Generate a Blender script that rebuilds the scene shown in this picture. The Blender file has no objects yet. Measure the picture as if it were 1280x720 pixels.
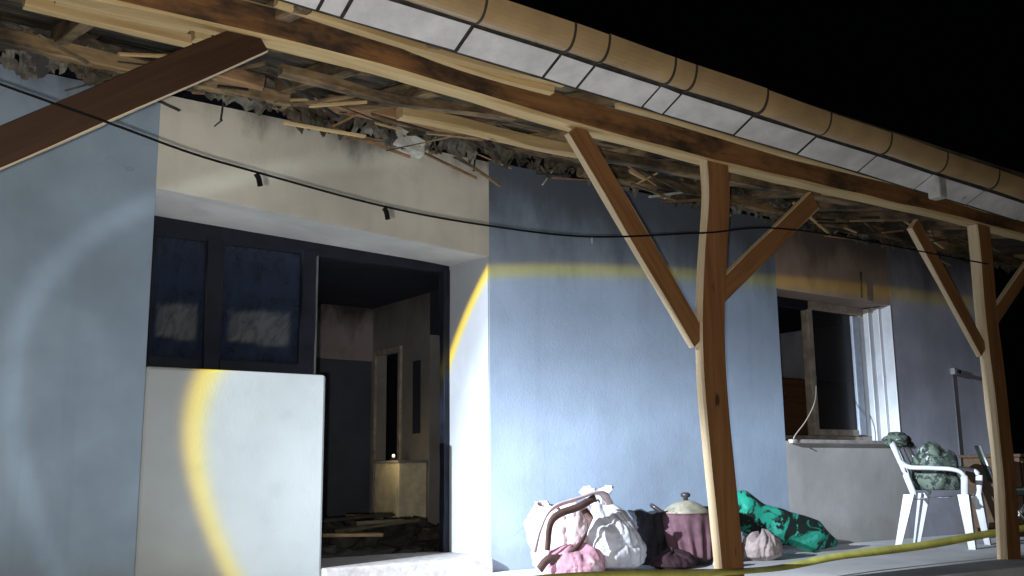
import bpy, bmesh, math, random
from mathutils import Vector, Matrix, noise
random.seed(7)
scene = bpy.context.scene
COL = scene.collection
EYE = Vector((0.0, 0.0, 0.65))           # porch floor is z = 0, facade runs along x at y = 5.6
WY = 5.6
# ------------------------------------------------------------------ camera
yaw, pitch, roll = math.radians(36.04), math.radians(10.45), math.radians(-0.58)
FWD = Vector((math.sin(yaw)*math.cos(pitch), math.cos(yaw)*math.cos(pitch), math.sin(pitch)))
RT0 = Vector((math.cos(yaw), -math.sin(yaw), 0)); UP0 = RT0.cross(FWD)
RT = RT0*math.cos(roll)+UP0*math.sin(roll); UPV = -RT0*math.sin(roll)+UP0*math.cos(roll)
cam = bpy.data.cameras.new('camera'); cam_o = bpy.data.objects.new('camera', cam); COL.objects.link(cam_o)
cm = Matrix((RT, UPV, -FWD)).transposed().to_4x4(); cm.translation = EYE
cam_o.matrix_world = cm
cam.sensor_width = 36; cam.lens = 36*1245/1280; cam.clip_start = 0.05; cam.clip_end = 500
scene.camera = cam_o
def ray(px, py): return RT*((px-640)/1245)-UPV*((py-360)/1245)+FWD
def aty(px, py, Y): d = ray(px, py); return EYE+d*(Y/d.y)
def atx(px, py, X): d = ray(px, py); return EYE+d*(X/d.x)
# ------------------------------------------------------------------ night sky
world = bpy.data.worlds.new('World'); scene.world = world; world.use_nodes = True
bg = world.node_tree.nodes['Background']; bg.inputs[0].default_value = (0.35, 0.42, 0.6, 1); bg.inputs[1].default_value = 0.0012
scene.view_settings.view_transform = 'Standard'; scene.view_settings.look = 'None'
scene.view_settings.exposure = 0.0; scene.view_settings.gamma = 1.0
# ------------------------------------------------------------------ lights: work lamp on the left, phone light at the camera
def work_lamp():
    L = bpy.data.lights.new('work_lamp', 'SPOT'); o = bpy.data.objects.new('work_lamp', L); COL.objects.link(o)
    o.location = (-1.6, 3.97, 1.986+EYE.z)
    az, el = math.radians(0.978), math.radians(-22.45)
    d = Vector((math.cos(el)*math.cos(az), math.cos(el)*math.sin(az), math.sin(el)))
    o.rotation_euler = d.to_track_quat('-Z', 'Y').to_euler()
    L.spot_size = math.radians(120); L.spot_blend = 0.3; L.energy = 21000; L.shadow_soft_size = 0.02
    L.use_nodes = True; nt = L.node_tree; nt.nodes.clear()
    N = nt.nodes.new; K = nt.links.new
    tc = N('ShaderNodeTexCoord'); nrm = N('ShaderNodeVectorMath'); nrm.operation = 'NORMALIZE'
    sep = N('ShaderNodeSeparateXYZ'); ab = N('ShaderNodeMath'); ab.operation = 'ABSOLUTE'
    ac = N('ShaderNodeMath'); ac.operation = 'ARCCOSINE'
    mr = N('ShaderNodeMath'); mr.operation = 'DIVIDE'; mr.inputs[1].default_value = math.radians(40)
    rp = N('ShaderNodeValToRGB'); em = N('ShaderNodeEmission'); out = N('ShaderNodeOutputLight')
    K(tc.outputs['Normal'], nrm.inputs[0]); K(nrm.outputs[0], sep.inputs[0]); K(sep.outputs['Z'], ab.inputs[0])
    K(ab.outputs[0], ac.inputs[0]); K(ac.outputs[0], mr.inputs[0]); K(mr.outputs[0], rp.inputs[0])
    K(rp.outputs[0], em.inputs[0]); em.inputs[1].default_value = 1.0; K(em.outputs[0], out.inputs[0])
    prof = [(0, (.19, .205, .225)), (8.3, (.19, .21, .235)), (11.5, (.38, .44, .50)), (14.8, (.37, .43, .49)), (18.0, (.158, .182, .207)), (20.2, (.094, .107, .122)), (21.6, (.090, .101, .115)),
            (21.9, (.115, .112, .06)), (22.1, (.160, .128, .0)), (22.45, (.135, .092, .0)), (22.66, (.016, .008, .0)), (22.85, (.0010, .0011, .0012)),
            (28.5, (.0008, .0010, .0011)), (29.0, (.0076, .0090, .0098)), (29.5, (.0082, .0097, .0105)), (30.2, (.0010, .0012, .0013)), (36, (.0011, .0011, .0011)), (39, (.001, .001, .001))]
    cr = rp.color_ramp; cr.interpolation = 'LINEAR'
    while len(cr.elements) < len(prof): cr.elements.new(0.5)
    for e, (a, c) in zip(cr.elements, prof): e.position = a/40; e.color = (*c, 1)
    return o
work_lamp()
fl = bpy.data.lights.new('phone_light', 'POINT'); fo = bpy.data.objects.new('phone_light', fl); COL.objects.link(fo)
fo.location = (-0.10, -0.04, 0.60); fl.energy = 455; fl.color = (1.0, 0.965, 0.90); fl.shadow_soft_size = 0.02

# ------------------------------------------------------------------ helpers
def tag(o, label=None, cat=None, group=None, kind=None):
    if label: o['label'] = label
    if cat: o['category'] = cat
    if group: o['group'] = group
    if kind: o['kind'] = kind
    return o
def empty(name, loc, label=None, cat=None, group=None):
    o = bpy.data.objects.new(name, None); COL.objects.link(o); o.location = loc; o.empty_display_size = .1
    bpy.context.view_layer.update()
    return tag(o, label, cat, group)
PEND = []
def link(name, me, mats, parent=None, M=None, smooth=False):
    o = bpy.data.objects.new(name, me); COL.objects.link(o)
    for m in (mats if isinstance(mats, (list, tuple)) else [mats]): me.materials.append(m)
    Mw = M if M is not None else Matrix.Identity(4)
    if parent is not None:
        P = Matrix.Identity(4)
        chain = []; q = parent
        o.parent = parent
        o.matrix_parent_inverse = Matrix.Identity(4)
        o.matrix_basis = world_of(parent).inverted() @ Mw
    else:
        o.matrix_basis = Mw
    if smooth:
        for p in me.polygons: p.use_smooth = True
    return o
def world_of(o):
    M = o.matrix_basis.copy()
    while o.parent: o = o.parent; M = o.matrix_basis @ M
    return M
def from_bm(name, bm, mats, parent=None, M=None, smooth=False):
    me = bpy.data.meshes.new(name); bm.normal_update(); bm.to_mesh(me); bm.free()
    return link(name, me, mats, parent, M, smooth)
def box_bm(bm, lo, hi, bev=0.0):
    r = bmesh.ops.create_cube(bm, size=1); vs = r['verts']
    lo, hi = Vector(lo), Vector(hi)
    for v in vs: v.co = Vector([lo[i]+(v.co[i]+.5)*(hi[i]-lo[i]) for i in range(3)])
    if bev > 0:
        es = list({e for v in vs for e in v.link_edges})
        bmesh.ops.bevel(bm, geom=es, offset=bev, segments=2, affect='EDGES', profile=.5)
def box(name, lo, hi, mat, parent=None, bev=0.0, M=None):
    bm = bmesh.new(); box_bm(bm, lo, hi, bev); return from_bm(name, bm, mat, parent, M)
def frame_of(p0, p1, side=Vector((0, 1, 0))):
    x = (p1-p0).normalized(); y = side-x*side.dot(x); y.normalize(); z = x.cross(y)
    M = Matrix((x, y, z)).transposed().to_4x4(); M.translation = p0; return M, (p1-p0).length
def timber(name, p0, p1, wy, wz, mats, parent=None, side=Vector((0, 1, 0)), bow=None, rough=.004, n=None, seed=None, front=None, ends=0.0):
    """sawn timber along local x; section wy (local y) by wz (local z); slots: 0 raw wood, 1 stained face (local -y)"""
    p0, p1 = Vector(p0), Vector(p1); M, L = frame_of(p0, p1, Vector(side))
    n = n or max(2, int(L/.12)); s = seed if seed is not None else random.random()*100
    c = min(wy, wz)*.10
    prof = [(-wy/2, -wz/2+c), (-wy/2, wz/2-c), (-wy/2+c, wz/2), (wy/2-c, wz/2), (wy/2, wz/2-c), (wy/2, -wz/2+c), (wy/2-c, -wz/2), (-wy/2+c, -wz/2)]
    bm = bmesh.new(); rings = []
    for i in range(n+1):
        t = i/n; x = L*t; by, bz = bow(t) if bow else (0, 0)
        ring = []
        for k, (a, b) in enumerate(prof):
            j = noise.noise_vector(Vector((x*2.3+s, k*3.7, s)))*rough
            ex = random.uniform(-ends, ends) if i in (0, n) else 0
            ring.append(bm.verts.new((x+ex, a+by+j.y, b+bz+j.z)))
        rings.append(ring)
    for i in range(n):
        for k in range(8):
            f = bm.faces.new((rings[i][k], rings[i+1][k], rings[i+1][(k+1) % 8], rings[i][(k+1) % 8]))
            if front and (k == 0 or (front == 2 and k in (1, 2, 3))): f.material_index = 1
    bm.faces.new(rings[0]); bm.faces.new(list(reversed(rings[-1])))
    bmesh.ops.recalc_face_normals(bm, faces=bm.faces)
    return from_bm(name, bm, mats, parent, M)
def catmull(pts, n=8):
    P = [Vector(p) for p in pts]; P = [2*P[0]-P[1]]+P+[2*P[-1]-P[-2]]; out = []
    for i in range(1, len(P)-2):
        for k in range(n):
            t = k/n; a, b, c, d = P[i-1:i+3]
            out.append(.5*((2*b)+(c-a)*t+(2*a-5*b+4*c-d)*t*t+(3*b-a-3*c+d)*t**3))
    out.append(P[-2]); return out
def tube_bm(bm, pts, r, seg=8, flat=1.0, fdir=None):
    rings = []
    for i, p in enumerate(pts):
        d = (pts[min(i+1, len(pts)-1)]-pts[max(i-1, 0)]).normalized()
        u = d.cross(Vector((0, 0, 1)) if abs(d.z) < .95 else Vector((1, 0, 0))).normalized(); v = d.cross(u)
        rr = r(i/(len(pts)-1)) if callable(r) else r
        rings.append([bm.verts.new(p+(u*math.cos(a)*rr+v*math.sin(a)*rr*flat)) for a in [2*math.pi*k/seg for k in range(seg)]])
    for a, b in zip(rings, rings[1:]):
        for k in range(seg): bm.faces.new((a[k], a[(k+1) % seg], b[(k+1) % seg], b[k]))
    bm.faces.new(list(reversed(rings[0]))); bm.faces.new(rings[-1])
def tube(name, pts, r, mat, parent=None, seg=8, flat=1.0, sm=8):
    bm = bmesh.new(); tube_bm(bm, catmull(pts, sm) if len(pts) > 2 else [Vector(p) for p in pts], r, seg, flat)
    bmesh.ops.recalc_face_normals(bm, faces=bm.faces)
    return from_bm(name, bm, mat, parent, smooth=True)
def lathe_bm(prof, seg=40, fn=None):
    bm = bmesh.new(); rings = []
    for (r, z) in prof:
        ring = []
        for k in range(seg):
            a = 2*math.pi*k/seg; co = Vector((r*math.cos(a), r*math.sin(a), z))
            if fn: co = fn(co, a, z)
            ring.append(bm.verts.new(co))
        rings.append(ring)
    for a, b in zip(rings, rings[1:]):
        for k in range(seg): bm.faces.new((a[k], a[(k+1) % seg], b[(k+1) % seg], b[k]))
    bm.faces.new(list(reversed(rings[0]))); bm.faces.new(rings[-1])
    return bm
def ribbon(name, pts, w, mat, parent=None, twist=None, th=.0012, sm=10, smooth=True):
    P = catmull(pts, sm); bm = bmesh.new(); rows = []
    for i, p in enumerate(P):
        d = (P[min(i+1, len(P)-1)]-P[max(i-1, 0)]).normalized(); side = d.cross(Vector((0, 0, 1))).normalized(); up = side.cross(d)
        a = twist(i/(len(P)-1)) if twist else 0
        wdir = up*math.cos(a)+side*math.sin(a); nd = d.cross(wdir)
        rows.append([bm.verts.new(p+wdir*w/2+nd*th/2), bm.verts.new(p-wdir*w/2+nd*th/2), bm.verts.new(p-wdir*w/2-nd*th/2), bm.verts.new(p+wdir*w/2-nd*th/2)])
    for a, b in zip(rows, rows[1:]):
        for k in range(4): bm.faces.new((a[k], b[k], b[(k+1) % 4], a[(k+1) % 4]))
    bm.faces.new(rows[0]); bm.faces.new(list(reversed(rows[-1])))
    bmesh.ops.recalc_face_normals(bm, faces=bm.faces)
    return from_bm(name, bm, mat, parent, smooth=smooth)

# ------------------------------------------------------------------ materials
def new_mat(name):
    m = bpy.data.materials.new(name); m.use_nodes = True; nt = m.node_tree
    return m, nt, nt.nodes['Principled BSDF']
def nz(nt, vec, scale, detail=5, rough=.6, dist=0.0):
    n = nt.nodes.new('ShaderNodeTexNoise'); n.inputs['Scale'].default_value = scale; n.inputs['Detail'].default_value = detail
    n.inputs['Roughness'].default_value = rough; n.inputs['Distortion'].default_value = dist
    if vec is not None: nt.links.new(vec, n.inputs['Vector'])
    return n.outputs['Fac']
def mapr(nt, v, a, b, c=0., d=1.):
    n = nt.nodes.new('ShaderNodeMapRange'); nt.links.new(v, n.inputs[0])
    for i, x in enumerate((a, b, c, d)): n.inputs[i+1].default_value = x
    n.interpolation_type = 'SMOOTHSTEP'; return n.outputs[0]
def math_(nt, op, a, b=None):
    n = nt.nodes.new('ShaderNodeMath'); n.operation = op
    for i, x in enumerate((a, b)):
        if x is None: continue
        if isinstance(x, (int, float)): n.inputs[i].default_value = x
        else: nt.links.new(x, n.inputs[i])
    return n.outputs[0]
def mix(nt, fac, a, b, mode='MIX'):
    n = nt.nodes.new('ShaderNodeMix'); n.data_type = 'RGBA'; n.blend_type = mode
    for i, x in ((0, fac), (6, a), (7, b)):
        if isinstance(x, tuple): n.inputs[i].default_value = (*x, 1)
        elif isinstance(x, (int, float)): n.inputs[i].default_value = x
        else: nt.links.new(x, n.inputs[i])
    return n.outputs[2]
def scale_vec(nt, v, s):
    n = nt.nodes.new('ShaderNodeMapping'); n.inputs['Scale'].default_value = s; nt.links.new(v, n.inputs[0]); return n.outputs[0]
def bump(nt, bsdf, h, strength, dist=.01):
    n = nt.nodes.new('ShaderNodeBump'); n.inputs['Strength'].default_value = strength; n.inputs['Distance'].default_value = dist
    nt.links.new(h, n.inputs['Height']); nt.links.new(n.outputs[0], bsdf.inputs['Normal'])
def wpos(nt): return nt.nodes.new('ShaderNodeNewGeometry').outputs['Position']
def objc(nt): return nt.nodes.new('ShaderNodeTexCoord').outputs['Object']
def orand(nt): return nt.nodes.new('ShaderNodeObjectInfo').outputs['Random']

def plaster(name, base, soot=(2.55, 2.95, .8), grime=.25, streak=True, crack=True, low=0.0):
    m, nt, b = new_mat(name); p = wpos(nt)
    big = nz(nt, p, .9, 4); mid = nz(nt, p, 4.5, 6, .65); fine = nz(nt, p, 55, 4, .7)
    dark = tuple(c*.72 for c in base); lite = tuple(min(1, c*1.07) for c in base)
    col = mix(nt, mapr(nt, big, .3, .7), dark if grime > .2 else tuple(c*.86 for c in base), lite)
    col = mix(nt, mapr(nt, mid, .52, .75, 0, grime), col, tuple(c*.62 for c in base))
    if streak:
        st = nz(nt, scale_vec(nt, p, (7, 7, .35)), 1.0, 5, .6)
        col = mix(nt, mapr(nt, st, .5, .8, 0, .28), col, tuple(c*.6 for c in base))
    # chips in the paint
    ch = nz(nt, p, 9, 8, .75)
    col = mix(nt, mapr(nt, ch, .70, .73, 0, .55), col, (.34, .32, .29))
    if crack:
        vo = nt.nodes.new('ShaderNodeTexVoronoi'); vo.feature = 'DISTANCE_TO_EDGE'; vo.inputs['Scale'].default_value = 1.1
        wv = nt.nodes.new('ShaderNodeVectorMath'); wv.operation = 'ADD'; nt.links.new(p, wv.inputs[0])
        nn = nt.nodes.new('ShaderNodeTexNoise'); nn.inputs['Scale'].default_value = 3.0; nt.links.new(p, nn.inputs['Vector']); nt.links.new(nn.outputs['Color'], wv.inputs[1])
        nt.links.new(wv.outputs[0], vo.inputs['Vector'])
        lim = mapr(nt, nz(nt, p, .8, 2), .60, .68)
        ck = math_(nt, 'MULTIPLY', mapr(nt, vo.outputs[0], .0, .006, 1, 0), lim)
        col = mix(nt, math_(nt, 'MULTIPLY', ck, .3), col, (.12, .11, .10))
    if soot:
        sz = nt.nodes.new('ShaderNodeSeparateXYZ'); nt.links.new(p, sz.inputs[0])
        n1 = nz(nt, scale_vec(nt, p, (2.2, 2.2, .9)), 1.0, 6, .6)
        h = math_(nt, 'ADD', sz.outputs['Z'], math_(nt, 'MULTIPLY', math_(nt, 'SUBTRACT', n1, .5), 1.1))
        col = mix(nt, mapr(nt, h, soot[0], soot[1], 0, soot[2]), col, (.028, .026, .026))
    if low:
        sz2 = nt.nodes.new('ShaderNodeSeparateXYZ'); nt.links.new(p, sz2.inputs[0])
        h2 = math_(nt, 'ADD', sz2.outputs['Z'], math_(nt, 'MULTIPLY', math_(nt, 'SUBTRACT', mid, .5), .6))
        col = mix(nt, mapr(nt, h2, 0.0, .35, low, 0), col, (.16, .15, .13))
    nt.links.new(col, b.inputs['Base Color']); b.inputs['Roughness'].default_value = .82
    b.inputs['Specular IOR Level'].default_value = .25
    h = math_(nt, 'ADD', math_(nt, 'MULTIPLY', fine, .5), math_(nt, 'MULTIPLY', mid, .9))
    bump(nt, b, h, .22, .012); return m
def wood(name, a, bcol, dark=(.06, .035, .02), rough=.7, gl=1.0, var=.35, char=0.0):
    m, nt, b = new_mat(name); o = objc(nt); r = orand(nt)
    off = nt.nodes.new('ShaderNodeVectorMath'); off.operation = 'ADD'; nt.links.new(o, off.inputs[0])
    cmb = nt.nodes.new('ShaderNodeCombineXYZ'); nt.links.new(math_(nt, 'MULTIPLY', r, 37.), cmb.inputs[0]); nt.links.new(math_(nt, 'MULTIPLY', r, 11.), cmb.inputs[1]); nt.links.new(cmb.outputs[0], off.inputs[1])
    g = nz(nt, scale_vec(nt, off.outputs[0], (1.4, 30, 30)), gl, 6, .65, .6)
    g2 = nz(nt, scale_vec(nt, off.outputs[0], (.6, 6, 6)), 1.0, 4, .6)
    col = mix(nt, mapr(nt, g, .3, .7), a, bcol)
    col = mix(nt, mapr(nt, g2, .45, .75, 0, .5), col, tuple(c*.6 for c in bcol))
    kn = nz(nt, scale_vec(nt, off.outputs[0], (3, 9, 9)), 1.0, 2)
    col = mix(nt, mapr(nt, kn, .70, .76, 0, .8), col, dark)
    col = mix(nt, math_(nt, 'MULTIPLY', r, var), col, dark)
    if char:
        cn = nz(nt, scale_vec(nt, off.outputs[0], (1.2, 3, 3)), 1.0, 5, .7)
        col = mix(nt, mapr(nt, cn, .5-.3*char, .72-.3*char, 0, .93), col, (.022, .02, .018))
    nt.links.new(col, b.inputs['Base Color']); b.inputs['Roughness'].default_value = rough
    b.inputs['Specular IOR Level'].default_value = .3
    bump(nt, b, g, .4, .004); return m
def plain(name, col, rough=.6, var=.25, nscale=12., metal=0., spec=.3, bmp=.15, speck=None):
    m, nt, b = new_mat(name); o = objc(nt)
    n1 = nz(nt, o, nscale, 6, .65); n2 = nz(nt, o, nscale*6, 3)
    c = mix(nt, mapr(nt, n1, .3, .72), tuple(x*(1-var) for x in col), tuple(min(1, x*(1+var*.4)) for x in col))
    if speck: c = mix(nt, mapr(nt, nz(nt, o, nscale*.6, 7, .7), speck[1], speck[1]+.06), c, speck[0])
    nt.links.new(c, b.inputs['Base Color']); b.inputs['Roughness'].default_value = rough; b.inputs['Metallic'].default_value = metal
    b.inputs['Specular IOR Level'].default_value = spec
    nt.links.new(mapr(nt, n1, .2, .8, max(.05, rough-.12), min(1, rough+.12)), b.inputs['Roughness'])
    bump(nt, b, math_(nt, 'ADD', n1, math_(nt, 'MULTIPLY', n2, .3)), bmp, .01); return m

BLUE = (.375, .455, .58); CREAM = (.60, .575, .535)
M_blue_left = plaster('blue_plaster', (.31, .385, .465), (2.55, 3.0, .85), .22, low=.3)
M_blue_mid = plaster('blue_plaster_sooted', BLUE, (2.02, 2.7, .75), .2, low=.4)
M_blue_right = plaster('mauve_plaster_sooted', (.47, .475, .57), (2.15, 2.8, .75), .3, low=.4)
M_lintel = plaster('cream_plaster', (.70, .645, .545), (2.70, 3.05, .9), .35)
M_half = plaster('white_plaster', (.385, .40, .39), None, .18, streak=False)
M_reveal = plaster('white_reveal_plaster', (.48, .49, .51), None, .2, streak=False, crack=False)
M_soffit = plaster('smoked_soffit_plaster', (.60, .575, .53), None, .5, streak=False)
M_winband = plaster('beige_plaster', (.56, .54, .53), (1.95, 2.75, .75), .3, low=.35)
M_winhead = plaster('brown_smoked_plaster', (.44, .33, .27), (2.3, 2.75, .7), .4)
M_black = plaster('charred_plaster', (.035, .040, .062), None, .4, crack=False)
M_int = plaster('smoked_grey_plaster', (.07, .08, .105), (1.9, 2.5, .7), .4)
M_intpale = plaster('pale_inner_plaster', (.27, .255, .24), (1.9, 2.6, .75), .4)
M_ceil = plaster('smoked_ceiling', (.20, .17, .165), None, .5)
M_floor = plaster('porch_concrete', (.60, .605, .62), None, .35, streak=False)
M_pine = wood('raw_pine', (.62, .46, .23), (.48, .32, .14), (.16, .09, .04), .75, var=.22)
M_pale = wood('planed_pine_side', (.62, .50, .34), (.52, .39, .24), (.25, .15, .08), .7, var=.12)
M_stain = wood('brown_stained_pine', (.35, .168, .066), (.225, .10, .039), (.03, .014, .008), .5, var=.15)
M_orange = wood('heat_browned_pine', (.50, .29, .14), (.34, .19, .09), (.08, .045, .025), .75, var=.3, char=.25)
M_rafter = wood('half_charred_pine', (.42, .29, .15), (.28, .18, .09), (.05, .035, .02), .8, var=.45, char=.4)
M_board = wood('charred_roof_board', (.24, .19, .11), (.15, .12, .07), (.03, .025, .018), .9, var=.5, char=.5)
M_gutter = plain('brown_gutter_paint', (.39, .265, .135), .36, .22, 3, spec=.5, bmp=.03, speck=((.25, .16, .08), .66))
M_bracket = plain('dark_bracket_metal', (.05, .04, .03), .55)
M_fascia = plain('white_fascia_sheet', (.62, .59, .57), .55, .22, 5, speck=((.36, .33, .28), .66))
M_dkframe = plain('charred_frame', (.011, .013, .024), .7, .6, 9, bmp=.5)
M_cable = plain('black_cable', (.008, .008, .008), .8, spec=.1)
M_pvc = plain('white_window_frame', (.62, .64, .68), .35, .12, 6, spec=.4, bmp=.03)
M_sash = plain('dusty_sash', (.42, .36, .30), .5, .4, 10)
M_sill = plain('stone_sill', (.46, .42, .40), .6, .3, 20)
M_plast = plain('white_plastic', (.56, .58, .63), .38, .12, 8, spec=.45, bmp=.03, speck=((.5, .48, .44), .7))
M_scrap = plain('burnt_scrap', (.045, .042, .038), .95, .6, 14, bmp=.5)
M_foam = plain('dirty_white_foam', (.55, .54, .47), .9, .35, 16, bmp=.4)
M_tape = plain('yellow_green_tape', (.68, .66, .16), .45, .3, 5, spec=.4)
M_ground = plain('yard_soil', (.09, .08, .065), .95, .5, 3, bmp=.6)

def glass(name, tint, painted_refl=None, alpha=.5):
    m, nt, b = new_mat(name); o = nt.nodes.new('ShaderNodeTexCoord').outputs['Generated']
    n = nz(nt, o, 4.0, 6, .7)
    c = mix(nt, mapr(nt, n, .35, .7), tint, tuple(x*1.8 for x in tint))
    if painted_refl:
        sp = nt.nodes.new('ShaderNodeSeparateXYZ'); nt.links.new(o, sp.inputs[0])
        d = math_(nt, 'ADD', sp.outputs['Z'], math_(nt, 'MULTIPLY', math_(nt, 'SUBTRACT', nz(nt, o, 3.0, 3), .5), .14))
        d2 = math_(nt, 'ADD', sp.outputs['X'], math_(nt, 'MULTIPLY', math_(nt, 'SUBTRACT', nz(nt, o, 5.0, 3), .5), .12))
        mk = math_(nt, 'MULTIPLY', mapr(nt, d, painted_refl[0], painted_refl[0]+.05), mapr(nt, d, painted_refl[1], painted_refl[1]+.07, 1, 0))
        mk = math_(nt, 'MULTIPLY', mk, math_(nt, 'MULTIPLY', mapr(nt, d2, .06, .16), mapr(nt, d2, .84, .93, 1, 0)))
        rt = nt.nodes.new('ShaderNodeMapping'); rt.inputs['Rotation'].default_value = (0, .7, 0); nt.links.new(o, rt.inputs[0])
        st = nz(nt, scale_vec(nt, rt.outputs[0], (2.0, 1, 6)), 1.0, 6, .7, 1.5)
        c = mix(nt, math_(nt, 'MULTIPLY', mk, mapr(nt, st, .3, .62, .25, 1)), c, painted_refl[2])
    nt.links.new(c, b.inputs['Base Color']); b.inputs['Roughness'].default_value = .22; b.inputs['Alpha'].default_value = alpha
    return m
M_glass = glass('smoked_window_glass', (.02, .018, .02), None, .55)
M_glass_s = glass('sooty_glass_painted_reflection', (.012, .018, .034), (.14, .40, (.115, .125, .13)), .97)  # pale streaked patch paints a vague reflection into the sooty pane colour

# ------------------------------------------------------------------ setting: yard, porch slab
def noise_sheet(name, x0, x1, y0, y1, z, nx, ny, amp, mat):
    bm = bmesh.new(); g = [[bm.verts.new((x0+(x1-x0)*i/nx, y0+(y1-y0)*j/ny, z+amp*noise.noise(Vector((i*.9, j*.9, 3))))) for j in range(ny+1)] for i in range(nx+1)]
    for i in range(nx):
        for j in range(ny): bm.faces.new((g[i][j], g[i+1][j], g[i+1][j+1], g[i][j+1]))
    return tag(from_bm(name, bm, mat, smooth=True), kind='structure')
noise_sheet('yard_ground', -60, 80, -40, 120, -.98, 70, 80, .06, M_ground)
tag(box('porch_floor', (-4.2, 3.55, -1.1), (11.6, 5.6, 0), M_floor, bev=.015), kind='structure')

# ------------------------------------------------------------------ house
house = empty('house', (4.2, 8, 0), 'fire-damaged blue and cream plastered house with smoke-blackened openings', 'house')
OXL, OXR, WXL, WXR = 1.58, 3.88, 6.95, 8.65
YI = 6.16
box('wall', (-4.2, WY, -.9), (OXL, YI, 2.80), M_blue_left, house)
def prism(name, quad_front, quad_back, mat, parent):
    bm = bmesh.new(); a = [bm.verts.new(v) for v in quad_front]; b = [bm.verts.new(v) for v in quad_back]
    bm.faces.new(a); bm.faces.new(list(reversed(b)))
    for k in range(4): bm.faces.new((a[k], b[k], b[(k+1) % 4], a[(k+1) % 4]))
    bmesh.ops.recalc_face_normals(bm, faces=bm.faces); return from_bm(name, bm, mat, parent)
prism('lintel', [(OXL, WY, 2.262), (OXR, WY, 2.135), (OXR, WY, 2.82), (OXL, WY, 2.82)],
      [(OXL, YI, 2.262), (OXR, YI, 2.185), (OXR, YI, 2.82), (OXL, YI, 2.82)], M_lintel, house)
prism('lintel_soffit', [(OXL, WY+.004, 2.255), (OXR, WY+.004, 2.129), (OXR, WY+.004, 2.139), (OXL, WY+.004, 2.265)],
      [(OXL, YI, 2.225), (OXR, YI, 2.150), (OXR, YI, 2.188), (OXL, YI, 2.266)], M_soffit, house)
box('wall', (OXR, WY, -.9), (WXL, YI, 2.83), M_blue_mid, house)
box('reveal', (OXR-.012, WY+.002, .10), (OXR, YI, 2.17), M_reveal, house)
box('window_band_wall', (WXL, WY, -.9), (WXR, YI-.1, .885), M_winband, house)
box('window_band_wall', (WXL, WY, 2.213), (WXR, YI-.1, 2.83), M_winhead, house)
box('wall', (WXR, WY, -.9), (10.45, YI, 2.83), M_blue_right, house)
box('side_wall', (10.25, YI, -.9), (10.45, 13.0, 2.83), M_blue_right, house)
box('half_wall', (OXL, WY-.006, -.4), (2.66, WY+.12, 1.243), M_half, house, bev=.018)
box('threshold', (2.66, WY-.05, -.4), (OXR-.012, 6.25, .10), M_sill, house, bev=.012)
# inside
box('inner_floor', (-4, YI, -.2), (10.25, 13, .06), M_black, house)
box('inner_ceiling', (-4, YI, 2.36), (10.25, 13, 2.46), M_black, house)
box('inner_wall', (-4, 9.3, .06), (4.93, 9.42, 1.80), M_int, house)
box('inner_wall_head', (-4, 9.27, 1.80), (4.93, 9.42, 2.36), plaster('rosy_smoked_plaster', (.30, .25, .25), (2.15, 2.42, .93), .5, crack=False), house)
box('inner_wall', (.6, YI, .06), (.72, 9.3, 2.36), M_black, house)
# right partition with two door gaps
PX = 4.93
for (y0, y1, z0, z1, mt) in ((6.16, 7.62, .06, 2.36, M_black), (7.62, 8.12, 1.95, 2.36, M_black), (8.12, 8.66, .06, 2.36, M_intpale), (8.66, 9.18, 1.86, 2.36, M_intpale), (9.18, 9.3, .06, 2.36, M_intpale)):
    box('partition', (PX, y0, z0), (PX+.12, y1, z1), mt, house)
for y in (8.64, 9.16): box('door_jamb', (PX-.03, y, .06), (PX+.0, y+.05, 1.9), M_sash, house, bev=.006)
box('door_head', (PX-.028, 8.69, 1.84), (PX, 9.16, 1.9), M_sash, house, bev=.006)
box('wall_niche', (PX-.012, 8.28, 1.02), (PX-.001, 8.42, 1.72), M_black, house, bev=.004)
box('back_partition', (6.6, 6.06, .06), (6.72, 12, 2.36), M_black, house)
box('back_partition', (4.93, 12.0, .06), (10.25, 12.1, 2.36), M_int, house)
box('roof_deck', (-4.4, 5.3, 3.25), (10.8, 13.2, 3.33), M_black, house)
# burnt entrance frame: window on the half wall, mullion, door, transom
ef = box('entrance_frame', (1.58, 6.10, 2.10), (3.868, 6.158, 2.24), M_dkframe, house)
tag(ef, 'charred dark blue entrance frame head')
for (x0, x1, z0) in ((1.58, 1.74, 1.2), (2.06, 2.17, 1.2), (2.70, 2.80, 1.2), (3.82, 3.868, .10)):
    timber('frame_post', ((x0+x1)/2, 6.125, z0), ((x0+x1)/2, 6.125, 2.12), .07, x1-x0, M_dkframe, house, rough=.016, n=26)
box('frame_post', (2.66, 6.085, .10), (2.74, 6.165, 1.25), M_dkframe, house, bev=.006)
box('frame_rail', (1.74, 6.092, 1.2), (2.06, 6.157, 1.36), M_dkframe, house, bev=.006)
box('frame_rail', (2.17, 6.092, 1.2), (2.70, 6.157, 1.36), M_dkframe, house, bev=.006)
box('frame_strip', (2.808, 6.10, 1.3), (2.822, 6.15, 2.10), plain('scorched_strip', (.14, .14, .15), .6), house)
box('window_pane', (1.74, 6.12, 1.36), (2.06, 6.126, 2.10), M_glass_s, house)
box('window_pane', (2.17, 6.12, 1.36), (2.70, 6.126, 2.10), M_glass_s, house)
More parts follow.
